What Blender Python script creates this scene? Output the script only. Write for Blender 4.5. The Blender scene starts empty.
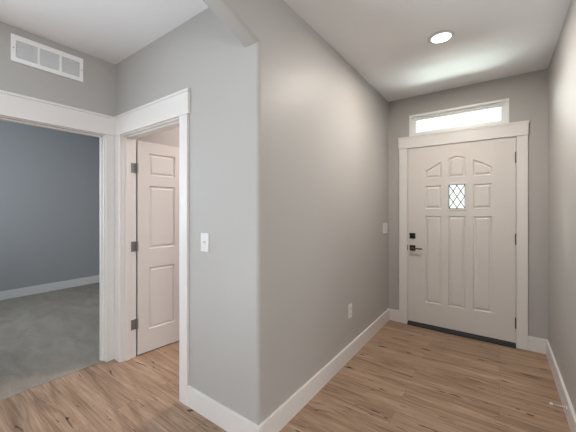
import bpy, bmesh, math, random
from mathutils import Vector, Matrix
random.seed(4)
PI = math.pi
scene = bpy.context.scene
C = scene.collection

# ------------------------------------------------------------------ camera
cam_d = bpy.data.cameras.new('camera')
cam = bpy.data.objects.new('camera', cam_d); C.objects.link(cam)
cam_d.sensor_width = 36.0
cam_d.lens = 293.2 / 576 * 36
cam_d.shift_y = -7.35 / 576
cam_d.clip_start = 0.02
cam.location = (0, 0, 1.329)
cam.rotation_euler = (PI / 2, 0, 0.6247)
scene.camera = cam

# ------------------------------------------------------------------ world, lights, exposure
world = bpy.data.worlds.new('sky'); scene.world = world
world.use_nodes = True
wn = world.node_tree.nodes; wl = world.node_tree.links
bg = wn['Background']
bg.inputs['Color'].default_value = (0.97, 1.0, 0.985, 1)
bg.inputs['Strength'].default_value = 0.9

scene.view_settings.view_transform = 'Standard'
scene.view_settings.look = 'None'
scene.view_settings.gamma = 1
scene.view_settings.use_curve_mapping = False
scene.view_settings.exposure = 0.56

def light(name, kind, loc, rot, energy, color, size=None, size_y=None):
    d = bpy.data.lights.new(name, kind); d.energy = energy; d.color = color
    if kind == 'AREA':
        d.shape = 'RECTANGLE' if size_y else 'DISK'
        d.size = size
        if size_y: d.size_y = size_y
    if kind == 'SPOT':
        d.shadow_soft_size = size; d.spot_size = math.radians(150); d.spot_blend = 0.8
    o = bpy.data.objects.new(name, d); C.objects.link(o)
    o.location = loc; o.rotation_euler = rot
    return o
# added area lights standing in for daylight from unseen windows
light('right_side_fill', 'AREA', (3.8, -2.9, 1.4), (0, PI / 2 + 0.6, 0), 104.0, (1.000, 0.984, 0.984), 1.8, 3.4)
light('bedroom_daylight', 'AREA', (-4.4, -0.1, 1.5), (PI / 2 + 0.1, 0, 0), 22.6, (0.820, 0.907, 1.000), 1.6, 1.3)
# added pair of area lights for the sky and drive outside the door
light('porch_ground_fill', 'AREA', (-0.4, 6.2, 0.2), (math.radians(-125), 0, 0), 377.9, (0.926, 1.000, 0.940), 3.0, 2.0)  # unseen up-light, lifts the ceiling by the transom
light('porch_sky_fill', 'AREA', (-4.0, 6.4, 3.4), (math.radians(-75), 0, math.radians(48)), 1884.3, (0.891, 0.960, 1.000), 2.6, 2.6)  # added out of view to brighten the right wall
light('floor_bounce_fill', 'AREA', (-3.6, -1.6, 0.03), (PI, 0, 0), 170.9, (0.818, 0.918, 1.000), 1.6, 1.6)  # added up-light in place of sun bounced off the unseen floor
light('bathroom_lamp', 'AREA', (-1.9, 2.5, 2.58), (0, 0, 0), 21.1, (1.000, 0.843, 0.782), 0.3)
light('entry_can_lamp', 'AREA', (-0.353, 2.447, 2.590), (0, 0, 0), 14.1, (1.000, 0.900, 0.811), 0.13)
light('side_hall_fill', 'AREA', (-1.7, -0.4, 2.600), (0, 0, 0), 4.8, (0.855, 0.917, 1.000), 0.13)  # added overhead fill without a fixture, lifts the vent wall

# ------------------------------------------------------------------ dimensions
X1, Y1, Y2, X2, X0, HC, WT = -1.0795, 1.220, 3.562, 0.360, -2.775, 2.611, 0.12
BH, BT = 0.131, 0.015        # baseboard height and thickness

# ------------------------------------------------------------------ materials
def mat(name, color, rough=0.6, metal=0.0, bump=0.0, bscale=200.0, spec=0.5):
    m = bpy.data.materials.new(name); m.use_nodes = True
    nt = m.node_tree; b = nt.nodes['Principled BSDF']
    b.inputs['Base Color'].default_value = (*color, 1)
    b.inputs['Roughness'].default_value = rough
    b.inputs['Metallic'].default_value = metal
    b.inputs['Specular IOR Level'].default_value = spec
    tc = nt.nodes.new('ShaderNodeTexCoord')
    n = nt.nodes.new('ShaderNodeTexNoise'); n.inputs['Scale'].default_value = bscale
    n.inputs['Detail'].default_value = 3
    nt.links.new(tc.outputs['Object'], n.inputs['Vector'])
    # tiny roughness variation so no surface is perfectly uniform
    mr = nt.nodes.new('ShaderNodeMapRange')
    mr.inputs['To Min'].default_value = max(0, rough - 0.04); mr.inputs['To Max'].default_value = min(1, rough + 0.04)
    nt.links.new(n.outputs['Fac'], mr.inputs['Value']); nt.links.new(mr.outputs['Result'], b.inputs['Roughness'])
    if bump:
        bp = nt.nodes.new('ShaderNodeBump'); bp.inputs['Strength'].default_value = bump
        bp.inputs['Distance'].default_value = 0.002
        nt.links.new(n.outputs['Fac'], bp.inputs['Height']); nt.links.new(bp.outputs['Normal'], b.inputs['Normal'])
    return m

M = {}
M['wall'] = mat('greige_wall_paint', (0.435, 0.427, 0.413), 0.5, bump=0.12, bscale=90)
M['bed_wall'] = mat('slate_wall_paint', (0.37, 0.375, 0.375), 0.6, bump=0.1, bscale=90)
M['ceiling'] = mat('ceiling_paint', (0.855, 0.87, 0.89), 0.6, bump=0.35, bscale=28)
M['trim'] = mat('white_trim_paint', (0.74, 0.725, 0.71), 0.35)
M['door'] = mat('white_door_paint', (0.68, 0.655, 0.63), 0.38)
M['plastic'] = mat('white_plastic', (0.72, 0.725, 0.725), 0.3)
M['vent'] = mat('white_enamel', (0.84, 0.85, 0.86), 0.35)
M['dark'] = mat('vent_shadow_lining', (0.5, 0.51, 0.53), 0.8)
M['bronze'] = mat('dark_bronze_metal', (0.035, 0.033, 0.032), 0.35, 0.7)
M['lever'] = mat('worn_bronze_metal', (0.16, 0.12, 0.09), 0.3, 0.9)
M['nickel'] = mat('grey_hinge_metal', (0.26, 0.26, 0.26), 0.45, 0.6)
M['rubber'] = mat('black_rubber', (0.02, 0.022, 0.022), 0.6)
M['vinyl'] = mat('window_vinyl', (0.84, 0.86, 0.85), 0.35)
M['lead'] = mat('lead_came', (0.05, 0.05, 0.055), 0.5, 0.3)
M['slot'] = mat('black_slot', (0.03, 0.03, 0.03), 0.6)
M['chrome'] = mat('chrome_spring', (0.75, 0.73, 0.70), 0.2, 1.0)

def glass_mat():
    m = bpy.data.materials.new('window_glass'); m.use_nodes = True
    nt = m.node_tree; nt.nodes.clear()
    out = nt.nodes.new('ShaderNodeOutputMaterial'); mx = nt.nodes.new('ShaderNodeMixShader')
    t = nt.nodes.new('ShaderNodeBsdfTransparent'); t.inputs['Color'].default_value = (0.96, 0.99, 0.975, 1)
    g = nt.nodes.new('ShaderNodeBsdfGlossy'); g.inputs['Roughness'].default_value = 0.02
    lw = nt.nodes.new('ShaderNodeFresnel'); lw.inputs['IOR'].default_value = 1.45
    nt.links.new(lw.outputs['Fac'], mx.inputs['Fac'])
    nt.links.new(t.outputs[0], mx.inputs[1]); nt.links.new(g.outputs[0], mx.inputs[2])
    nt.links.new(mx.outputs[0], out.inputs['Surface'])
    return m
M['glass'] = glass_mat()

def emit_mat():
    m = bpy.data.materials.new('lit_diffuser'); m.use_nodes = True
    b = m.node_tree.nodes['Principled BSDF']
    b.inputs['Base Color'].default_value = (0.9, 0.9, 0.88, 1)
    b.inputs['Emission Color'].default_value = (1.0, 0.95, 0.88, 1)
    b.inputs['Emission Strength'].default_value = 4.0
    return m
M['lamp'] = emit_mat()

def wood_mat():
    m = bpy.data.materials.new('oak_vinyl_plank'); m.use_nodes = True
    nt = m.node_tree; N = nt.nodes; L = nt.links; b = N['Principled BSDF']
    tc = N.new('ShaderNodeTexCoord')
    br = N.new('ShaderNodeTexBrick')
    br.inputs['Color1'].default_value = (0, 0, 0, 1); br.inputs['Color2'].default_value = (1, 1, 1, 1)
    br.inputs['Mortar'].default_value = (0.5, 0.5, 0.5, 1)
    br.inputs['Scale'].default_value = 1.0; br.inputs['Mortar Size'].default_value = 0.0012
    br.inputs['Mortar Smooth'].default_value = 0.2
    br.inputs['Brick Width'].default_value = 1.5; br.inputs['Row Height'].default_value = 0.152
    br.offset = 0.37; br.offset_frequency = 2
    L.new(tc.outputs['Object'], br.inputs['Vector'])
    # per plank shift of the grain
    sh = N.new('ShaderNodeVectorMath'); sh.operation = 'MULTIPLY'; sh.inputs[1].default_value = (13.7, 7.3, 29.1)
    L.new(br.outputs['Color'], sh.inputs[0])
    ad = N.new('ShaderNodeVectorMath'); ad.operation = 'ADD'
    L.new(tc.outputs['Object'], ad.inputs[0]); L.new(sh.outputs[0], ad.inputs[1])
    def noise(sx, sy, detail, rough=0.55, dist=0.0):
        mp = N.new('ShaderNodeMapping'); mp.inputs['Scale'].default_value = (sx, sy, 1)
        L.new(ad.outputs[0], mp.inputs['Vector'])
        n = N.new('ShaderNodeTexNoise'); n.inputs['Scale'].default_value = 1; n.inputs['Detail'].default_value = detail
        n.inputs['Roughness'].default_value = rough; n.inputs['Distortion'].default_value = dist
        L.new(mp.outputs[0], n.inputs['Vector']); return n.outputs['Fac']
    def ramp(src, stops):
        r = N.new('ShaderNodeValToRGB'); e = r.color_ramp.elements
        e[0].position, e[0].color = stops[0][0], (*stops[0][1], 1)
        e[1].position, e[1].color = stops[-1][0], (*stops[-1][1], 1)
        for p, c in stops[1:-1]:
            x = e.new(p); x.color = (*c, 1)
        L.new(src, r.inputs['Fac']); return r.outputs['Color']
    def mix(kind, a, c, f):
        x = N.new('ShaderNodeMixRGB'); x.blend_type = kind
        if isinstance(f, float): x.inputs['Fac'].default_value = f
        else: L.new(f, x.inputs['Fac'])
        if isinstance(a, tuple): x.inputs['Color1'].default_value = (*a, 1)
        else: L.new(a, x.inputs['Color1'])
        if isinstance(c, tuple): x.inputs['Color2'].default_value = (*c, 1)
        else: L.new(c, x.inputs['Color2'])
        return x.outputs['Color']
    cloud = noise(1.3, 12, 5, 0.68, 0.8)
    base = ramp(cloud, [(0.30, (0.225, 0.145, 0.098)), (0.50, (0.37, 0.253, 0.172)), (0.70, (0.49, 0.35, 0.253))])
    fine = noise(3.5, 95, 5, 0.65, 0.2)
    fr = ramp(fine, [(0.33, (0.70, 0.68, 0.66)), (0.52, (1, 1, 1)), (0.72, (1.15, 1.15, 1.15))])
    base = mix('MULTIPLY', base, fr, 0.95)
    tone = ramp(br.outputs['Color'], [(0.0, (0.94, 0.94, 0.94)), (1.0, (1.06, 1.06, 1.06))])
    base = mix('MULTIPLY', base, tone, 1.0)
    knots = noise(5.0, 30, 2, 0.5, 0.7)
    km = ramp(knots, [(0.665, (0, 0, 0)), (0.72, (1, 1, 1))])
    base = mix('MIX', base, (0.05, 0.027, 0.017), km)
    streak = noise(1.5, 48, 5, 0.62, 0.5)
    sm = ramp(streak, [(0.55, (0, 0, 0)), (0.80, (0.68, 0.68, 0.68))])
    base = mix('MIX', base, (0.13, 0.075, 0.048), sm)
    base = mix('MIX', base, (0.22, 0.145, 0.10), br.outputs['Fac'])
    L.new(base, b.inputs['Base Color'])
    b.inputs['Roughness'].default_value = 0.42
    rr = N.new('ShaderNodeMapRange'); rr.inputs['To Min'].default_value = 0.36; rr.inputs['To Max'].default_value = 0.52
    L.new(fine, rr.inputs['Value']); L.new(rr.outputs['Result'], b.inputs['Roughness'])
    b.inputs['Specular IOR Level'].default_value = 0.22
    bp = N.new('ShaderNodeBump'); bp.inputs['Strength'].default_value = 0.12; bp.inputs['Distance'].default_value = 0.001
    L.new(fine, bp.inputs['Height']); L.new(bp.outputs['Normal'], b.inputs['Normal'])
    return m
M['wood'] = wood_mat()

def carpet_mat():
    m = bpy.data.materials.new('grey_cut_pile_carpet'); m.use_nodes = True
    nt = m.node_tree; N = nt.nodes; L = nt.links; b = N['Principled BSDF']
    tc = N.new('ShaderNodeTexCoord')
    mp = N.new('ShaderNodeMapping'); mp.inputs['Scale'].default_value = (2.2, 5.0, 1); mp.inputs['Rotation'].default_value = (0, 0, 0.5)
    L.new(tc.outputs['Object'], mp.inputs['Vector'])
    n = N.new('ShaderNodeTexNoise'); n.inputs['Scale'].default_value = 1.0; n.inputs['Detail'].default_value = 4; n.inputs['Distortion'].default_value = 1.2
    L.new(mp.outputs[0], n.inputs['Vector'])
    r = N.new('ShaderNodeValToRGB'); e = r.color_ramp.elements
    e[0].position = 0.3; e[0].color = (0.335, 0.30, 0.255, 1); e[1].position = 0.7; e[1].color = (0.42, 0.38, 0.325, 1)
    L.new(n.outputs['Fac'], r.inputs['Fac'])
    f = N.new('ShaderNodeTexNoise'); f.inputs['Scale'].default_value = 160; f.inputs['Detail'].default_value = 2
    L.new(tc.outputs['Object'], f.inputs['Vector'])
    x = N.new('ShaderNodeMixRGB'); x.blend_type = 'MULTIPLY'; x.inputs['Fac'].default_value = 0.5
    r2 = N.new('ShaderNodeValToRGB'); r2.color_ramp.elements[0].color = (0.6, 0.6, 0.6, 1); r2.color_ramp.elements[0].position = 0.35
    r2.color_ramp.elements[1].position = 0.6
    L.new(f.outputs['Fac'], r2.inputs['Fac']); L.new(r.outputs[0], x.inputs['Color1']); L.new(r2.outputs[0], x.inputs['Color2'])
    L.new(x.outputs[0], b.inputs['Base Color'])
    b.inputs['Roughness'].default_value = 0.95; b.inputs['Specular IOR Level'].default_value = 0.1
    bp = N.new('ShaderNodeBump'); bp.inputs['Strength'].default_value = 0.6; bp.inputs['Distance'].default_value = 0.006
    L.new(f.outputs['Fac'], bp.inputs['Height']); L.new(bp.outputs['Normal'], b.inputs['Normal'])
    return m
M['carpet'] = carpet_mat()

# ------------------------------------------------------------------ mesh helpers
def box(bm, x0, x1, y0, y1, z0, z1):
    v = [bm.verts.new(p) for p in ((x0,y0,z0),(x1,y0,z0),(x1,y1,z0),(x0,y1,z0),(x0,y0,z1),(x1,y0,z1),(x1,y1,z1),(x0,y1,z1))]
    for f in ((0,3,2,1),(4,5,6,7),(0,1,5,4),(1,2,6,5),(2,3,7,6),(3,0,4,7)):
        bm.faces.new([v[i] for i in f])
    return v
def boxes(*bs):
    bm = bmesh.new()
    for b in bs: box(bm, *b)
    return bm
def cyl(bm, p0, p1, r0, r1=None, seg=20, caps=True):
    r1 = r0 if r1 is None else r1
    p0, p1 = Vector(p0), Vector(p1); d = (p1 - p0).normalized()
    a = d.orthogonal().normalized(); b = d.cross(a)
    R = []
    for p, r in ((p0, r0), (p1, r1)):
        R.append([bm.verts.new(p + (a * math.cos(2*PI*i/seg) + b * math.sin(2*PI*i/seg)) * r) for i in range(seg)])
    for i in range(seg):
        j = (i + 1) % seg
        bm.faces.new((R[0][i], R[0][j], R[1][j], R[1][i]))
    if caps:
        bm.faces.new(R[0][::-1]); bm.faces.new(R[1])
def lathe(bm, prof, center, axis='Z', seg=40):
    rings = []
    for r, h in prof:
        ring = []
        for i in range(seg):
            a = 2*PI*i/seg
            p = (r*math.cos(a), r*math.sin(a), h)
            if axis == 'Y': p = (p[0], h, p[1])
            if axis == 'X': p = (h, p[0], p[1])
            ring.append(bm.verts.new(Vector(center) + Vector(p)))
        rings.append(ring)
    for A, B in zip(rings, rings[1:]):
        for i in range(seg):
            j = (i+1) % seg
            bm.faces.new((A[i], A[j], B[j], B[i]))
def prism(bm, pts, axis, a, b):
    # pts: 2D polygon; axis 'X' -> (y,z), 'Y' -> (x,z), 'Z' -> (x,y)
    def P(p, t):
        return {'X': (t, p[0], p[1]), 'Y': (p[0], t, p[1]), 'Z': (p[0], p[1], t)}[axis]
    A = [bm.verts.new(P(p, a)) for p in pts]; B = [bm.verts.new(P(p, b)) for p in pts]
    bm.faces.new(A); bm.faces.new(B[::-1])
    n = len(pts)
    for i in range(n): bm.faces.new((A[i], B[i], B[(i+1)%n], A[(i+1)%n]))
    return A, B
def slab(bm, axis, a, b, us, vs, holes):
    """wall of thickness a..b across axis; cells between breakpoints us x vs, none where holes (u0,u1,v0,v1) cover."""
    us = sorted(set(us) | {h[0] for h in holes} | {h[1] for h in holes})
    vs = sorted(set(vs) | {h[2] for h in holes} | {h[3] for h in holes})
    us = [u for u in us]; nu, nv = len(us)-1, len(vs)-1
    def solid(i, j):
        if i < 0 or j < 0 or i >= nu or j >= nv: return False
        u, v = (us[i]+us[i+1])/2, (vs[j]+vs[j+1])/2
        return not any(h[0] < u < h[1] and h[2] < v < h[3] for h in holes)
    cache = {}
    def V(t, u, v):
        p = {'X': (t, u, v), 'Y': (u, t, v), 'Z': (u, v, t)}[axis]
        if p not in cache: cache[p] = bm.verts.new(p)
        return cache[p]
    for i in range(nu):
        for j in range(nv):
            if not solid(i, j): continue
            u0, u1, v0, v1 = us[i], us[i+1], vs[j], vs[j+1]
            bm.faces.new((V(a,u0,v0), V(a,u1,v0), V(a,u1,v1), V(a,u0,v1)))
            bm.faces.new((V(b,u0,v0), V(b,u0,v1), V(b,u1,v1), V(b,u1,v0)))
            if not solid(i-1, j): bm.faces.new((V(a,u0,v0), V(a,u0,v1), V(b,u0,v1), V(b,u0,v0)))
            if not solid(i+1, j): bm.faces.new((V(a,u1,v0), V(b,u1,v0), V(b,u1,v1), V(a,u1,v1)))
            if not solid(i, j-1): bm.faces.new((V(a,u0,v0), V(b,u0,v0), V(b,u1,v0), V(a,u1,v0)))
            if not solid(i, j+1): bm.faces.new((V(a,u0,v1), V(a,u1,v1), V(b,u1,v1), V(b,u0,v1)))
def obj(name, bm, m, parent=None, bevel=0.0, smooth=False, seg=2, label=None):
    bmesh.ops.recalc_face_normals(bm, faces=bm.faces)
    me = bpy.data.meshes.new(name); bm.to_mesh(me); bm.free()
    if smooth:
        for p in me.polygons: p.use_smooth = True
    o = bpy.data.objects.new(name, me); C.objects.link(o)
    me.materials.append(m)
    if parent:
        o.parent = parent
        pl = Vector((0, 0, 0)); q = parent
        while q: pl += q.location; q = q.parent
        o.location = -pl if parent.rotation_euler.z == 0 else (0, 0, 0)
    if bevel:
        md = o.modifiers.new('bevel', 'BEVEL'); md.width = bevel; md.segments = seg
        md.limit_method = 'ANGLE'; md.angle_limit = math.radians(35)
        md.harden_normals = False
    if label: o['label'] = label
    return o
def thing(name, label, cat, loc=(0,0,0), kind=None, group=None, rz=0):
    o = bpy.data.objects.new(name, None); C.objects.link(o); o.empty_display_size = 0.1
    o.location = loc; o.rotation_euler = (0, 0, rz)
    tag(o, label, cat, kind, group); return o
def tag(o, label=None, cat=None, kind=None, group=None):
    if label: o['label'] = label
    if cat: o['category'] = cat
    if kind: o['kind'] = kind
    if group: o['group'] = group
    return o
def struct(name, bm, m, label, cat, **k):
    return tag(obj(name, bm, m, **k), label, cat, 'structure')

# ------------------------------------------------------------------ structure
CX = -2.802                    # where planks meet carpet
struct('floor', boxes((CX, X2+WT, -6.1, Y2+0.10, -0.10, 0.0), (X2+WT, 4.1, -6.1, 1.0, -0.10, 0.0), (-6.5, CX, -6.1, -0.5, -0.10, 0.0)), M['wood'],
       'brown oak plank floor running through the entry hall', 'floor')
struct('floor', boxes((-6.0, CX, -0.38, 3.9, -0.10, 0.004)), M['carpet'],
       'mottled grey beige carpet in the room beyond the left doorway', 'carpet')
struct('ceiling', boxes((-6.6, X2+WT, -6.2, Y2+WT, HC, HC+0.12), (X2+WT, 4.2, -6.2, 1.1, HC, HC+0.12), (-6.6, X0-WT, Y2+WT, 4.0, HC, HC+0.12)), M['ceiling'],
       'pale flat ceiling over the hall and the doorways', 'ceiling')

# entry wall (front door + transom openings)
WX0, WX1, WZ0, WZ1 = -0.843, 0.077, 2.165, 2.400       # transom window
DX0, DX1, DZ1 = -0.885, 0.155, 2.045                   # front door rough opening
bm = bmesh.new()
slab(bm, 'Y', Y2, Y2+WT, [X1-0.10, X2+WT], [0, HC], [(DX0, DX1, 0, DZ1), (WX0, WX1, WZ0, WZ1)])
struct('wall_front', bm, M['wall'], 'grey wall around the white front door and its transom window', 'wall')
struct('wall_right', boxes((X2, X2+WT, 0.90, Y2, 0, HC), (X2+WT, 4.0, 0.90, 1.02, 0, HC)), M['wall'], 'bright grey wall at the right edge beside the front door', 'wall')

# hall wall with the arched opening towards the camera (one continuous plane X = X1)
ZC, YE = 2.252, -1.30
bm = bmesh.new()
cy_ = (Y1+YE)/2
arch = [(Y1, ZC), (Y1-0.36, ZC+0.118), (Y1-0.75, ZC+0.185), (cy_, ZC+0.215), (YE+0.75, ZC+0.185), (YE+0.36, ZC+0.118), (YE, ZC)]
poly = [(Y2, 0), (Y2, HC), (-2.2, HC), (-2.2, 0), (YE, 0)] + arch[::-1] + [(Y1, 0)]
A, B = prism(bm, poly, 'X', X1, X1-0.10)
k = len(poly)
es = [e for e in bm.edges if e.verts[0] in A and e.verts[1] in A and
      min(A.index(e.verts[0]), A.index(e.verts[1])) >= 4 and abs(A.index(e.verts[0]) - A.index(e.verts[1])) == 1]
bmesh.ops.recalc_face_normals(bm, faces=bm.faces)
res = bmesh.ops.bevel(bm, geom=es, offset=0.020, segments=5, profile=0.5, affect='EDGES')

hall_wall = struct('wall_left', bm, M['wall'], 'long grey hall wall with rounded corner and arched opening edge', 'wall')
me = hall_wall.data

# wall with the open six panel door
KX0, KX1, KZ1 = -2.665, -1.781, 1.972                   # rough opening
bm = bmesh.new()
slab(bm, 'Y', Y1, Y1+WT, [X0, X1-0.10], [0, HC], [(KX0, KX1, 0, KZ1)])
struct('wall_center', bm, M['wall'], 'cool grey wall holding the light switch between doorway and rounded corner', 'wall')
# wall with the bedroom opening and the vent
BY0, BY1, BZ1 = 0.28, 1.142, 1.975
bm = bmesh.new()
slab(bm, 'X', X0-0.092, X0, [-0.50, 3.50], [0, HC], [(BY0, BY1, 0, BZ1)])
struct('wall_side', bm, M['wall'], 'grey wall with the return air grille above the left doorway', 'wall')
# bedroom shell
BX = -5.86
struct('wall_bedroom', boxes((BX-WT, BX, -0.38, 3.9, 0, HC)), M['bed_wall'], 'slate grey wall at the back of the carpeted room', 'wall')
bm = bmesh.new()
box(bm, BX, X0-WT, 3.78, 3.9, 0, HC)
box(bm, X0-WT, X0, 3.50, 3.9, 0, HC)
struct('wall_bedroom', bm, M['bed_wall'], 'slate grey end wall of the carpeted room, out of sight', 'wall')
struct('wall_bedroom', boxes((BX-WT, X0-WT, -0.50, -0.38, 0, HC)), M['bed_wall'], 'slate grey near wall of the carpeted room, out of sight', 'wall')
# bathroom shell beyond the six panel door
struct('wall_bathroom', boxes((X0, X1-0.10, 3.38, 3.50, 0, HC)), M['wall'], 'warm lit wall seen above the open six panel door', 'wall')
# great room shell behind the camera
bm = bmesh.new(); slab(bm, 'X', 4.0, 4.12, [-6.0, 1.02], [0, HC], [(-4.7, -1.1, 0.5, 2.4)])
struct('wall_back', bm, M['wall'], 'grey great room wall with a wide window, to the right behind the camera', 'wall')
bm = bmesh.new(); slab(bm, 'Y', -6.12, -6.0, [-6.5, 4.0], [0, HC], [(-4.2, -0.4, 0.5, 2.4)])
struct('wall_back', bm, M['wall'], 'grey wall behind the camera with a wide window', 'wall')
bm = bmesh.new(); slab(bm, 'X', -6.5, -6.38, [-6.0, -0.5], [0, HC], [(-5.4, -1.8, 0.5, 2.4)])
struct('wall_back', bm, M['wall'], 'grey great room wall with a wide window, behind the camera', 'wall')

# ------------------------------------------------------------------ baseboards
def bb(name, label, pts):
    """baseboard following plan polyline pts (room face on the wall), thickness to the left of travel; mitred"""
    bm = bmesh.new()
    n = len(pts); off = []
    for i in range(n):
        p = Vector(pts[i])
        dirs = []
        if i > 0: dirs.append((p - Vector(pts[i-1])).normalized())
        if i < n-1: dirs.append((Vector(pts[i+1]) - p).normalized())
        ns = [Vector((-d.y, d.x)) for d in dirs]
        if len(ns) == 1: o = ns[0]
        else:
            s = ns[0] + ns[1]; o = s / (s.length_squared) * 2
        off.append(o)
    prof = [(0, 0.0), (BT, 0.0), (BT, BH-0.0015), (BT-0.0015, BH), (0, BH)]
    rings = [[bm.verts.new((pts[i][0]+off[i].x*d, pts[i][1]+off[i].y*d, z)) for d, z in prof] for i in range(n)]
    for a, b in zip(rings, rings[1:]):
        for j in range(5):
            bm.faces.new((a[j], a[(j+1)%5], b[(j+1)%5], b[j]))
    bm.faces.new(rings[0]); bm.faces.new(rings[-1][::-1])
    return struct(name, bm, M['trim'], label, 'baseboard')
bb('baseboard_left', 'white baseboard wrapping the rounded corner and running up the hall', [(-0.953, Y2), (X1, Y2), (X1, Y1), (-1.706, Y1)])
bb('baseboard_right', 'white baseboard along the right wall up to the front door casing', [(X2, 0.90), (X2, Y2), (0.218, Y2)])
bb('baseboard_bedroom', 'white baseboard at the back of the carpeted room', [(BX, 3.78), (BX, -0.38)])
bb('baseboard_side', 'white baseboard of the side wall just out of frame', [(X0, BY0-0.066), (X0, -0.50)])

# ------------------------------------------------------------------ panelled doors
def raised_panel(bm, pts, y, s=1.0, wall=True):
    """nested contours: groove and raised field. pts (x,z) counter-clockwise seen from -Y; face at y, going to +y"""
    def inset(poly, d):
        n = len(poly); out = []
        area = sum(poly[i][0]*poly[(i+1)%n][1]-poly[(i+1)%n][0]*poly[i][1] for i in range(n))
        sg = 1 if area > 0 else -1
        for i in range(n):
            p = Vector(poly[i]); a = (p-Vector(poly[i-1])).normalized(); b = (Vector(poly[(i+1)%n])-p).normalized()
            na = Vector((-a.y, a.x))*sg; nb = Vector((-b.y, b.x))*sg
            m_ = na+nb; out.append(tuple(p + m_*(2*d/m_.length_squared)))
        return out
    steps = [(0, 0.0), (0.003, 0.006), (0.008, 0.0115), (0.017, 0.0115), (0.030, 0.0035), (0.032, 0.003)]
    prev = None
    for d, dep in steps:
        ring = [bm.verts.new((p[0], y+dep, p[1])) for p in inset(pts, d*s)]
        if prev:
            n = len(ring)
            for i in range(n): bm.faces.new((prev[i], prev[(i+1)%n], ring[(i+1)%n], ring[i]))
        prev = ring
    bm.faces.new(prev)
def slab_with_holes(name, outer, holes, y, th, m, parent):
    """door leaf with cut-outs; built as a filled 2D curve, then meshed; local x,z plane, front at y, back at y+th"""
    cu = bpy.data.curves.new('tmp', 'CURVE'); cu.dimensions = '2D'; cu.fill_mode = 'BOTH'; cu.extrude = th/2
    for poly in [outer] + holes:
        sp = cu.splines.new('POLY'); sp.points.add(len(poly)-1); sp.use_cyclic_u = True
        for q, p in zip(sp.points, poly): q.co = (p[0], p[1], 0, 1)
    t = bpy.data.objects.new('tmp', cu); C.objects.link(t)
    dg = bpy.context.evaluated_depsgraph_get(); dg.update()
    me = bpy.data.meshes.new_from_object(t.evaluated_get(dg))
    bpy.data.objects.remove(t); bpy.data.curves.remove(cu)
    me.transform(Matrix.Translation((0, y+th/2, 0)) @ Matrix.Rotation(PI/2, 4, 'X'))
    me.name = name; me.materials.clear(); me.materials.append(m)
    for p in me.polygons: p.use_smooth = False
    o = bpy.data.objects.new(name, me); C.objects.link(o)
    if parent:
        o.parent = parent; o.location = -parent.location if parent.rotation_euler.z == 0 else (0, 0, 0)
    return o
def rect(x0, x1, z0, z1): return [(x0, z0), (x1, z0), (x1, z1), (x0, z1)]

# ---- front door (door_1)
FY = Y2 - 0.004
d1 = thing('door_1', 'white front door with arched panels and small leaded glass pane', 'door', (-0.36, Y2, 0), 'structure')
LX0, LX1, LZ0, LZ1 = -0.857, 0.126, 0.042, 2.034
cl, cm, cr = (-0.672, -0.512), (-0.445, -0.288), (-0.220, -0.058)
def arcpts(x0, x1, fn, n):   # from x1 to x0
    return [(x1 + (x0-x1)*i/n, fn(x1 + (x0-x1)*i/n)) for i in range(n+1)]
xc = (cm[0]+cm[1])/2
lp = [(cl[0], 1.665), (cl[1], 1.665)] + arcpts(cl[0], cl[1], lambda x: 1.837 - (0.088)*((cl[1]-x)/0.16)**1.15, 5)
mp_ = [(cm[0], 1.665), (cm[1], 1.665)] + arcpts(cm[0], cm[1], lambda x: 1.861 + 0.029*(1-abs((x-xc)/0.0785)**1.4), 8)
rp = [(cr[0], 1.665), (cr[1], 1.665)] + arcpts(cr[0], cr[1], lambda x: 1.837 - (0.088)*((x-cr[0])/0.16)**1.15, 5)
panels = [lp, mp_, rp, rect(*cl, 1.328, 1.582), rect(*cr, 1.330, 1.582),
          rect(*cl, 0.282, 1.250), rect(*cm, 0.282, 1.250), rect(*cr, 0.288, 1.252)]
gl = rect(cm[0]-0.004, cm[1]+0.004, 1.322, 1.592)
leaf = slab_with_holes('door_slab', rect(LX0, LX1, LZ0, LZ1), panels + [gl], FY, 0.044, M['door'], d1)
for p in panels:
    bm = bmesh.new(); raised_panel(bm, p, FY)
    obj('door_panel', bm, M['door'], d1)
# backing inside the leaf so that no light leaks through the thin panels
bm = bmesh.new(); slab(bm, 'Y', FY+0.014, FY+0.040, [LX0+0.05, LX1-0.05], [0.2, 1.98], [(gl[0][0]-0.012, gl[1][0]+0.012, 1.31, 1.604)])
obj('door_core', bm, M['door'], d1)
# lite: frame, pane, lead lattice
def frame_bm(axis_y0, axis_y1, x0, x1, z0, z1, w):
    bm = bmesh.new(); slab(bm, 'Y', axis_y0, axis_y1, [x0, x1], [z0, z1], [(x0+w, x1-w, z0+w, z1-w)]); return bm
gf = obj('glass_frame', frame_bm(FY-0.007, FY+0.040, cm[0]-0.018, cm[1]+0.018, 1.308, 1.606, 0.020), M['door'], d1, bevel=0.003)
gx0, gx1, gz0, gz1 = cm[0]+0.002, cm[1]-0.002, 1.328, 1.586
obj('door_glass', boxes((gx0-0.002, gx1+0.002, FY+0.020, FY+0.024, gz0-0.002, gz1+0.002)), M['glass'], d1)
bm = bmesh.new()
pw, ph = 0.0705, 0.1180
zc_, t_ = (gz0+gz1)/2, 0.0026
for sgn in (1, -1):
    for kk in range(-6, 7):
        # (x-xc)/pw + sgn*(z-zc)/ph = kk
        seg = []
        for x in (gx0, gx1):
            z = zc_ + sgn*ph*(kk - (x-xc)/pw)
            if gz0 <= z <= gz1: seg.append((x, z))
        for z in (gz0, gz1):
            x = xc + pw*(kk - sgn*(z-zc_)/ph)
            if gx0 < x < gx1: seg.append((x, z))
        if len(seg) >= 2:
            (xa, za), (xb, zb) = seg[0], seg[1]
            cyl(bm, (xa, FY+0.018, za), (xb, FY+0.018, zb), 0.0042, seg=6)
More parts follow.
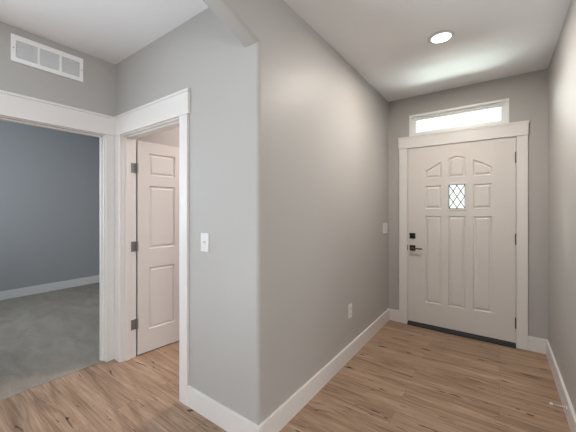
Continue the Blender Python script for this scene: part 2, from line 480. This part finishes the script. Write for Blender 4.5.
for (xa, xb, za, zb) in ((gx0, gx0+0.006, gz0, gz1), (gx1-0.006, gx1, gz0, gz1), (gx0, gx1, gz0, gz0+0.006), (gx0, gx1, gz1-0.006, gz1)):
    box(bm, xa, xb, FY+0.015, FY+0.020, za, zb)
obj('glass_lattice', bm, M['lead'], d1, label='dark lead lattice of diamond panes')
# hardware
def square_rose(parent, name, x, z, h):
    bm = boxes((x-h, x+h, FY-0.010, FY, z-h, z+h))
    return obj(name, bm, M['bronze'], parent, bevel=0.003, label='square dark bronze plate')
db = square_rose(d1, 'deadbolt', -0.806, 1.019, 0.031)
bm = bmesh.new(); cyl(bm, (-0.806, FY-0.010, 1.019), (-0.806, FY-0.018, 1.019), 0.014)
box(bm, -0.826, -0.786, FY-0.028, FY-0.018, 1.014, 1.024)
obj('thumb_turn', bm, M['bronze'], db).location = (0, 0, 0)
dl = square_rose(d1, 'door_lever', -0.806, 0.880, 0.031)
bm = bmesh.new(); cyl(bm, (-0.806, FY-0.010, 0.880), (-0.806, FY-0.045, 0.880), 0.011)
box(bm, -0.815, -0.695, FY-0.056, FY-0.042, 0.872, 0.888)
obj('lever_arm', bm, M['lever'], dl, bevel=0.003, label='worn bronze lever arm').location = (0, 0, 0)
obj('strike_plate', boxes((-0.8635, -0.8575, FY-0.006, FY, 0.850, 0.912)), M['bronze'], d1)
for z in (1.820, 1.037, 0.232):
    bm = bmesh.new()
    cyl(bm, (0.1285, FY-0.006, z-0.050), (0.1285, FY-0.006, z+0.050), 0.0065, seg=12)
    cyl(bm, (0.1285, FY-0.006, z+0.050), (0.1285, FY-0.006, z+0.054), 0.0045, seg=12)
    cyl(bm, (0.1285, FY-0.006, z-0.054), (0.1285, FY-0.006, z-0.050), 0.0045, seg=12)
    obj('hinge', bm, M['bronze'], d1, label='dark bronze hinge knuckle')
obj('door_sweep', boxes((LX0+0.002, LX1-0.002, FY-0.004, FY+0.040, 0.028, 0.041)), M['rubber'], d1)
bm = bmesh.new(); prism(bm, [(Y2-0.036, 0.001), (Y2+WT, 0.001), (Y2+WT, 0.024), (Y2-0.006, 0.024), (Y2-0.036, 0.012)], 'X', LX0-0.001, LX1+0.004)
obj('threshold', bm, M['rubber'], d1, label='black door threshold')
obj('door_jamb', boxes((DX0, LX0-0.003, Y2, Y2+WT, 0, DZ1), (LX1+0.005, DX1, Y2, Y2+WT, 0, DZ1), (LX0-0.003, LX1+0.005, Y2, Y2+WT, LZ1+0.003, DZ1),
    (LX0-0.003, LX0+0.010, FY+0.046, FY+0.06, 0.03, LZ1), (LX1-0.010, LX1+0.005, FY+0.046, FY+0.06, 0.03, LZ1), (LX0, LX1, FY+0.046, FY+0.06, LZ1-0.012, LZ1+0.003)), M['trim'], d1)

# front door casing
t1 = thing('trim_1', 'white craftsman casing and flat header around the front door', 'door casing', (-0.36, Y2, 0), 'structure')
CT = 0.018
for x0, x1 in ((-0.953, -0.863), (0.131, 0.218)):
    obj('casing_leg', boxes((x0, x1, Y2-CT, Y2, 0, 2.022)), M['trim'], t1, bevel=0.002)
obj('header_board', boxes((-0.962, 0.222, Y2-CT-0.004, Y2, 2.0225, 2.136)), M['trim'], t1, bevel=0.002)
obj('header_cap', boxes((-0.966, 0.226, Y2-CT-0.008, Y2, 2.1365, 2.156)), M['trim'], t1, bevel=0.002)

# transom window (window_1)
w1 = thing('window_1', 'narrow bright transom window above the front door', 'window', (-0.383, Y2, WZ0), 'structure')
bm = bmesh.new(); slab(bm, 'Y', Y2-0.008, Y2+WT, [WX0, WX1], [WZ0-0.004, WZ1], [(WX0+0.022, WX1-0.022, WZ0+0.008, WZ1-0.022)])
obj('window_liner', bm, M['vinyl'], w1, bevel=0.002)
obj('window_frame', frame_bm(Y2+0.030, Y2+0.075, WX0+0.022, WX1-0.022, WZ0+0.008, WZ1-0.022, 0.020), M['vinyl'], w1, bevel=0.002)
obj('window_sash', frame_bm(Y2+0.042, Y2+0.070, WX0+0.042, WX1-0.042, WZ0+0.020, WZ1-0.042, 0.020), M['vinyl'], w1, bevel=0.002)
obj('window_glass', boxes((WX0+0.055, WX1-0.055, Y2+0.054, Y2+0.058, WZ0+0.030, WZ1-0.055)), M['glass'], w1)

# ---- six panel door (door_2), swung open into the lit room
HX, HY, TH = -2.644, 1.352, math.radians(5.9)
d2 = thing('door_2', 'white six panel interior door standing open behind its casing', 'door', (HX, HY, 0), 'structure', rz=PI/2-TH)
# local frame: x along the door width, -y is the face turned to +X (towards the opening)
W2, T2 = 0.812, 0.035
cols = ((0.100, 0.354), (0.458, 0.712)); rows = ((0.213, 0.785), (0.958, 1.540), (1.636, 1.840))
pan = [rect(*c, *r) for c in cols for r in rows]
slab_with_holes('door_slab', rect(0, W2, 0.010, 1.943), pan, 0, T2, M['door'], d2)
for p in pan:
    bm = bmesh.new(); raised_panel(bm, p, 0, 0.95)
    o = obj('door_panel', bm, M['door'], d2)
bm = bmesh.new()
for p in pan: box(bm, p[0][0]-0.01, p[1][0]+0.01, 0.014, 0.030, p[0][1]-0.01, p[2][1]+0.01)
obj('door_core', bm, M['door'], d2)
for zz in (1.692, 0.990, 0.292):
    bm = bmesh.new()
    cyl(bm, (-0.0065, -0.004, zz-0.046), (-0.0065, -0.004, zz+0.046), 0.0062, seg=12)
    box(bm, -0.0015, 0.004, -0.0022, -0.0001, zz-0.045, zz+0.045)
    h = obj('hinge', bm, M['nickel'], d2, label='grey metal hinge with square leaves')
kb = bmesh.new(); lathe(kb, [(0.001, -0.062), (0.020, -0.060), (0.027, -0.048), (0.022, -0.036), (0.010, -0.030), (0.010, -0.010), (0.030, -0.006), (0.030, 0.0)], (0.752, 0, 0.92), 'Y', 24)
obj('door_knob', kb, M['bronze'], d2, smooth=True)

t2 = thing('trim_2', 'white casing, deep jamb and header of the doorway with the open six panel door', 'door casing', (-2.223, Y1, 0), 'structure')
obj('casing_leg', boxes((X0+0.0005, -2.657, Y1-CT, Y1, 0, 1.968)), M['trim'], t2, bevel=0.002)
obj('casing_leg', boxes((-1.792, -1.706, Y1-CT, Y1, 0, 1.968)), M['trim'], t2, bevel=0.002)
obj('header_board', boxes((X0+0.0215, -1.690, Y1-CT-0.004, Y1, 1.9685, 2.118)), M['trim'], t2, bevel=0.002)
obj('header_cap', boxes((X0+0.0255, -1.686, Y1-CT-0.008, Y1, 2.1185, 2.137)), M['trim'], t2, bevel=0.002)
obj('door_jamb', boxes((KX0, -2.652, Y1, Y1+WT, 0, KZ1), (-1.794, KX1, Y1, Y1+WT, 0, KZ1), (-2.652, -1.794, Y1, Y1+WT, KZ1-0.013, KZ1)), M['trim'], t2)
obj('door_stop', boxes((-2.652, -2.641, Y1+0.030, Y1+0.064, 0, KZ1-0.024), (-1.805, -1.794, Y1+0.030, Y1+0.064, 0, KZ1-0.024), (-2.652, -1.794, Y1+0.030, Y1+0.064, KZ1-0.024, KZ1-0.013)), M['trim'], t2, bevel=0.001)
for zz in (1.692, 0.990, 0.292):
    obj('hinge_leaf', boxes((-2.652, -2.6500, Y1+0.076, Y1+0.1195, zz-0.045, zz+0.045)), M['nickel'], t2, label='grey metal hinge leaf')

# ---- bedroom doorway trim
t3 = thing('trim_3', 'white casing, jamb and header of the left doorway to the carpeted room', 'door casing', (X0, 0.70, 0), 'structure')
obj('casing_leg', boxes((X0, X0+CT, 1.137, 1.2015, 0, 1.968)), M['trim'], t3, bevel=0.002)
obj('casing_leg', boxes((X0, X0+CT, 0.216, 0.286, 0, 1.968)), M['trim'], t3, bevel=0.002)
obj('header_board', boxes((X0, X0+0.021, 0.200, Y1, 1.9685, 2.118)), M['trim'], t3, bevel=0.002)
obj('header_cap', boxes((X0, X0+0.025, 0.196, Y1, 2.1185, 2.137)), M['trim'], t3, bevel=0.002)
JZ = BZ1-0.013
obj('door_jamb', boxes((X0-0.094, X0-0.001, 1.128, BY1, 0.0045, BZ1), (X0-0.094, X0-0.001, BY0, BY0+0.013, 0.0045, BZ1), (X0-0.094, X0-0.001, BY0+0.013, 1.128, JZ, BZ1)), M['trim'], t3, bevel=0.0015)
obj('door_stop', boxes((X0-0.066, X0-0.034, 1.117, 1.128, 0.0045, JZ-0.011), (X0-0.066, X0-0.034, BY0+0.013, 1.117, JZ-0.011, JZ)), M['trim'], t3, bevel=0.001)
obj('strike_plate', boxes((X0-0.091, X0-0.068, 1.1265, 1.1279, 0.850, 0.910)), M['bronze'], t3, label='dark metal strike plate')

# ------------------------------------------------------------------ return air grille
vy0, vy1, vz0, vz1 = 0.529, 0.969, 2.365, 2.556
g = thing('air_grille', 'white louvred return air grille with three bays high above the left doorway', 'vent', (X0, (vy0+vy1)/2, vz0))
bays = ((0.557, 0.676), (0.691, 0.808), (0.825, 0.942))
bm = bmesh.new(); slab(bm, 'X', X0+0.0005, X0+0.009, [vy0, vy1], [vz0, vz1], [(a, b, vz0+0.034, vz1-0.034) for a, b in bays])
obj('grille_frame', bm, M['vent'], g, bevel=0.0025)
obj('grille_backing', boxes((X0+0.0003, X0+0.001, vy0+0.02, vy1-0.02, vz0+0.03, vz1-0.03)), M['dark'], g)
for a, b in bays:
    for i in range(12):
        z = vz0 + 0.038 + i * (vz1 - vz0 - 0.070) / 12
        bm = bmesh.new()
        prism(bm, [(X0+0.0075, z-0.001), (X0+0.0085, z-0.001), (X0+0.0025, z+0.0095), (X0+0.0015, z+0.0095)], 'Y', a, b)
        obj('louvre', bm, M['vent'], g)
for y in (vy0+0.013, vy1-0.013):
    bm = bmesh.new(); cyl(bm, (X0+0.009, y, 2.46), (X0+0.0105, y, 2.46), 0.004, seg=12)
    obj('screw', bm, M['nickel'], g)

# ------------------------------------------------------------------ switches and outlet
def plate(bm, w, h, axis):
    """box plate centred on origin, normal along -Y (axis 'Y') or +X (axis 'X')"""
    if axis == 'Y': box(bm, -w/2, w/2, -0.006, 0, -h/2, h/2)
    else: box(bm, 0, 0.006, -w/2, w/2, -h/2, h/2)
# toggle switch by the doorway
s = thing('light_switch', 'white single toggle light switch on the wall beside the six panel doorway', 'light switch', (-1.537, Y1, 1.112))
def local(name, bm, m, p, **k):
    o = obj(name, bm, m, p, **k); o.location = (0, 0, 0); return o
bm = bmesh.new(); plate(bm, 0.078, 0.120, 'Y'); local('switch_plate', bm, M['plastic'], s, bevel=0.003)
bm = bmesh.new(); box(bm, -0.008, 0.008, -0.0075, -0.0058, -0.014, 0.014); local('toggle_collar', bm, M['plastic'], s)
bm = bmesh.new(); prism(bm, [(-0.006, -0.004), (-0.018, 0.007), (-0.018, 0.012), (-0.006, 0.005)], 'X', -0.0045, 0.0045); local('toggle', bm, M['plastic'], s, bevel=0.001)
for z in (-0.043, 0.043):
    bm = bmesh.new(); cyl(bm, (0, -0.006, z), (0, -0.0072, z), 0.003, seg=10); local('screw', bm, M['plastic'], s)
# two gang switch near the front door
s = thing('light_switch', 'white two gang rocker switch at the end of the hall wall by the front door', 'light switch', (X1, 3.420, 1.104))
bm = bmesh.new(); plate(bm, 0.150, 0.120, 'X'); local('switch_plate', bm, M['plastic'], s, bevel=0.003)
for y in (-0.030, 0.030):
    bm = bmesh.new(); prism(bm, [(0.005, -0.033), (0.0075, -0.033), (0.011, 0.033), (0.005, 0.033)], 'Y', y-0.0165, y+0.0165)
    local('rocker', bm, M['plastic'], s, bevel=0.001)
    bm = bmesh.new(); slab(bm, 'X', 0.0058, 0.0066, [y-0.0185, y+0.0185], [-0.035, 0.035], [(y-0.0168, y+0.0168, -0.0333, 0.0333)])
    local('rocker_gap', bm, M['slot'], s)
# outlet
s = thing('wall_outlet', 'white duplex power outlet low on the long hall wall', 'outlet', (X1, 2.438, 0.418))
bm = bmesh.new(); plate(bm, 0.078, 0.124, 'X'); local('outlet_plate', bm, M['plastic'], s, bevel=0.003)
for z in (-0.024, 0.024):
    bm = bmesh.new(); box(bm, 0.0055, 0.0085, -0.017, 0.017, z-0.015, z+0.015)
    soc = local('socket', bm, M['plastic'], s, bevel=0.002)
    bm = bmesh.new(); box(bm, 0.0083, 0.0089, -0.009, -0.006, z-0.004, z+0.007); box(bm, 0.0083, 0.0089, 0.006, 0.009, z-0.004, z+0.007)
    box(bm, 0.0083, 0.0089, -0.003, 0.003, z-0.012, z-0.007)
    local('slots', bm, M['slot'], soc)

# ------------------------------------------------------------------ recessed light
c = thing('recessed_light', 'round white lit recessed ceiling light in the entry hall', 'ceiling light', (-0.353, 2.447, HC))
bm = bmesh.new(); lathe(bm, [(0.064, -0.003), (0.068, -0.009), (0.078, -0.009), (0.090, -0.004), (0.092, 0.0)], (0, 0, 0)); local('trim_ring', bm, M['plastic'], c, smooth=True)
bm = bmesh.new(); cyl(bm, (0, 0, -0.003), (0, 0, -0.0065), 0.0645, seg=40); local('diffuser', bm, M['lamp'], c)

# ------------------------------------------------------------------ spring door stop
s = thing('spring_doorstop', 'small spring door stop with white tip on the right baseboard', 'door stop', (X2-BT, 2.530, 0.070))
bm = bmesh.new(); lathe(bm, [(0.0005, -0.008), (0.008, -0.007), (0.011, -0.003), (0.012, 0.0)], (0, 0, 0), 'X', 16); local('base_cap', bm, M['chrome'], s, smooth=True)
bm = bmesh.new()
pts = []; turns = 16
for i in range(turns*10+1):
    a = 2*PI*i/10; x = -0.006 - 0.062*i/(turns*10); pts.append(Vector((x, 0.0052*math.cos(a), 0.0052*math.sin(a))))
prev = None
for i, p in enumerate(pts):
    a = 2*PI*i/10; rad = Vector((0, math.cos(a), math.sin(a)))
    ring = [bm.verts.new(p + (rad*math.cos(t) + Vector((1,0,0))*math.sin(t))*0.0015) for t in (0, PI/2, PI, 3*PI/2)]
    if prev:
        for j in range(4): bm.faces.new((prev[j], prev[(j+1)%4], ring[(j+1)%4], ring[j]))
    prev = ring
local('spring', bm, M['chrome'], s)
bm = bmesh.new(); lathe(bm, [(0.0005, -0.082), (0.006, -0.081), (0.0075, -0.076), (0.0075, -0.068), (0.0005, -0.067)], (0, 0, 0), 'X', 16); local('rubber_tip', bm, M['plastic'], s, smooth=True, label='white rubber tip')
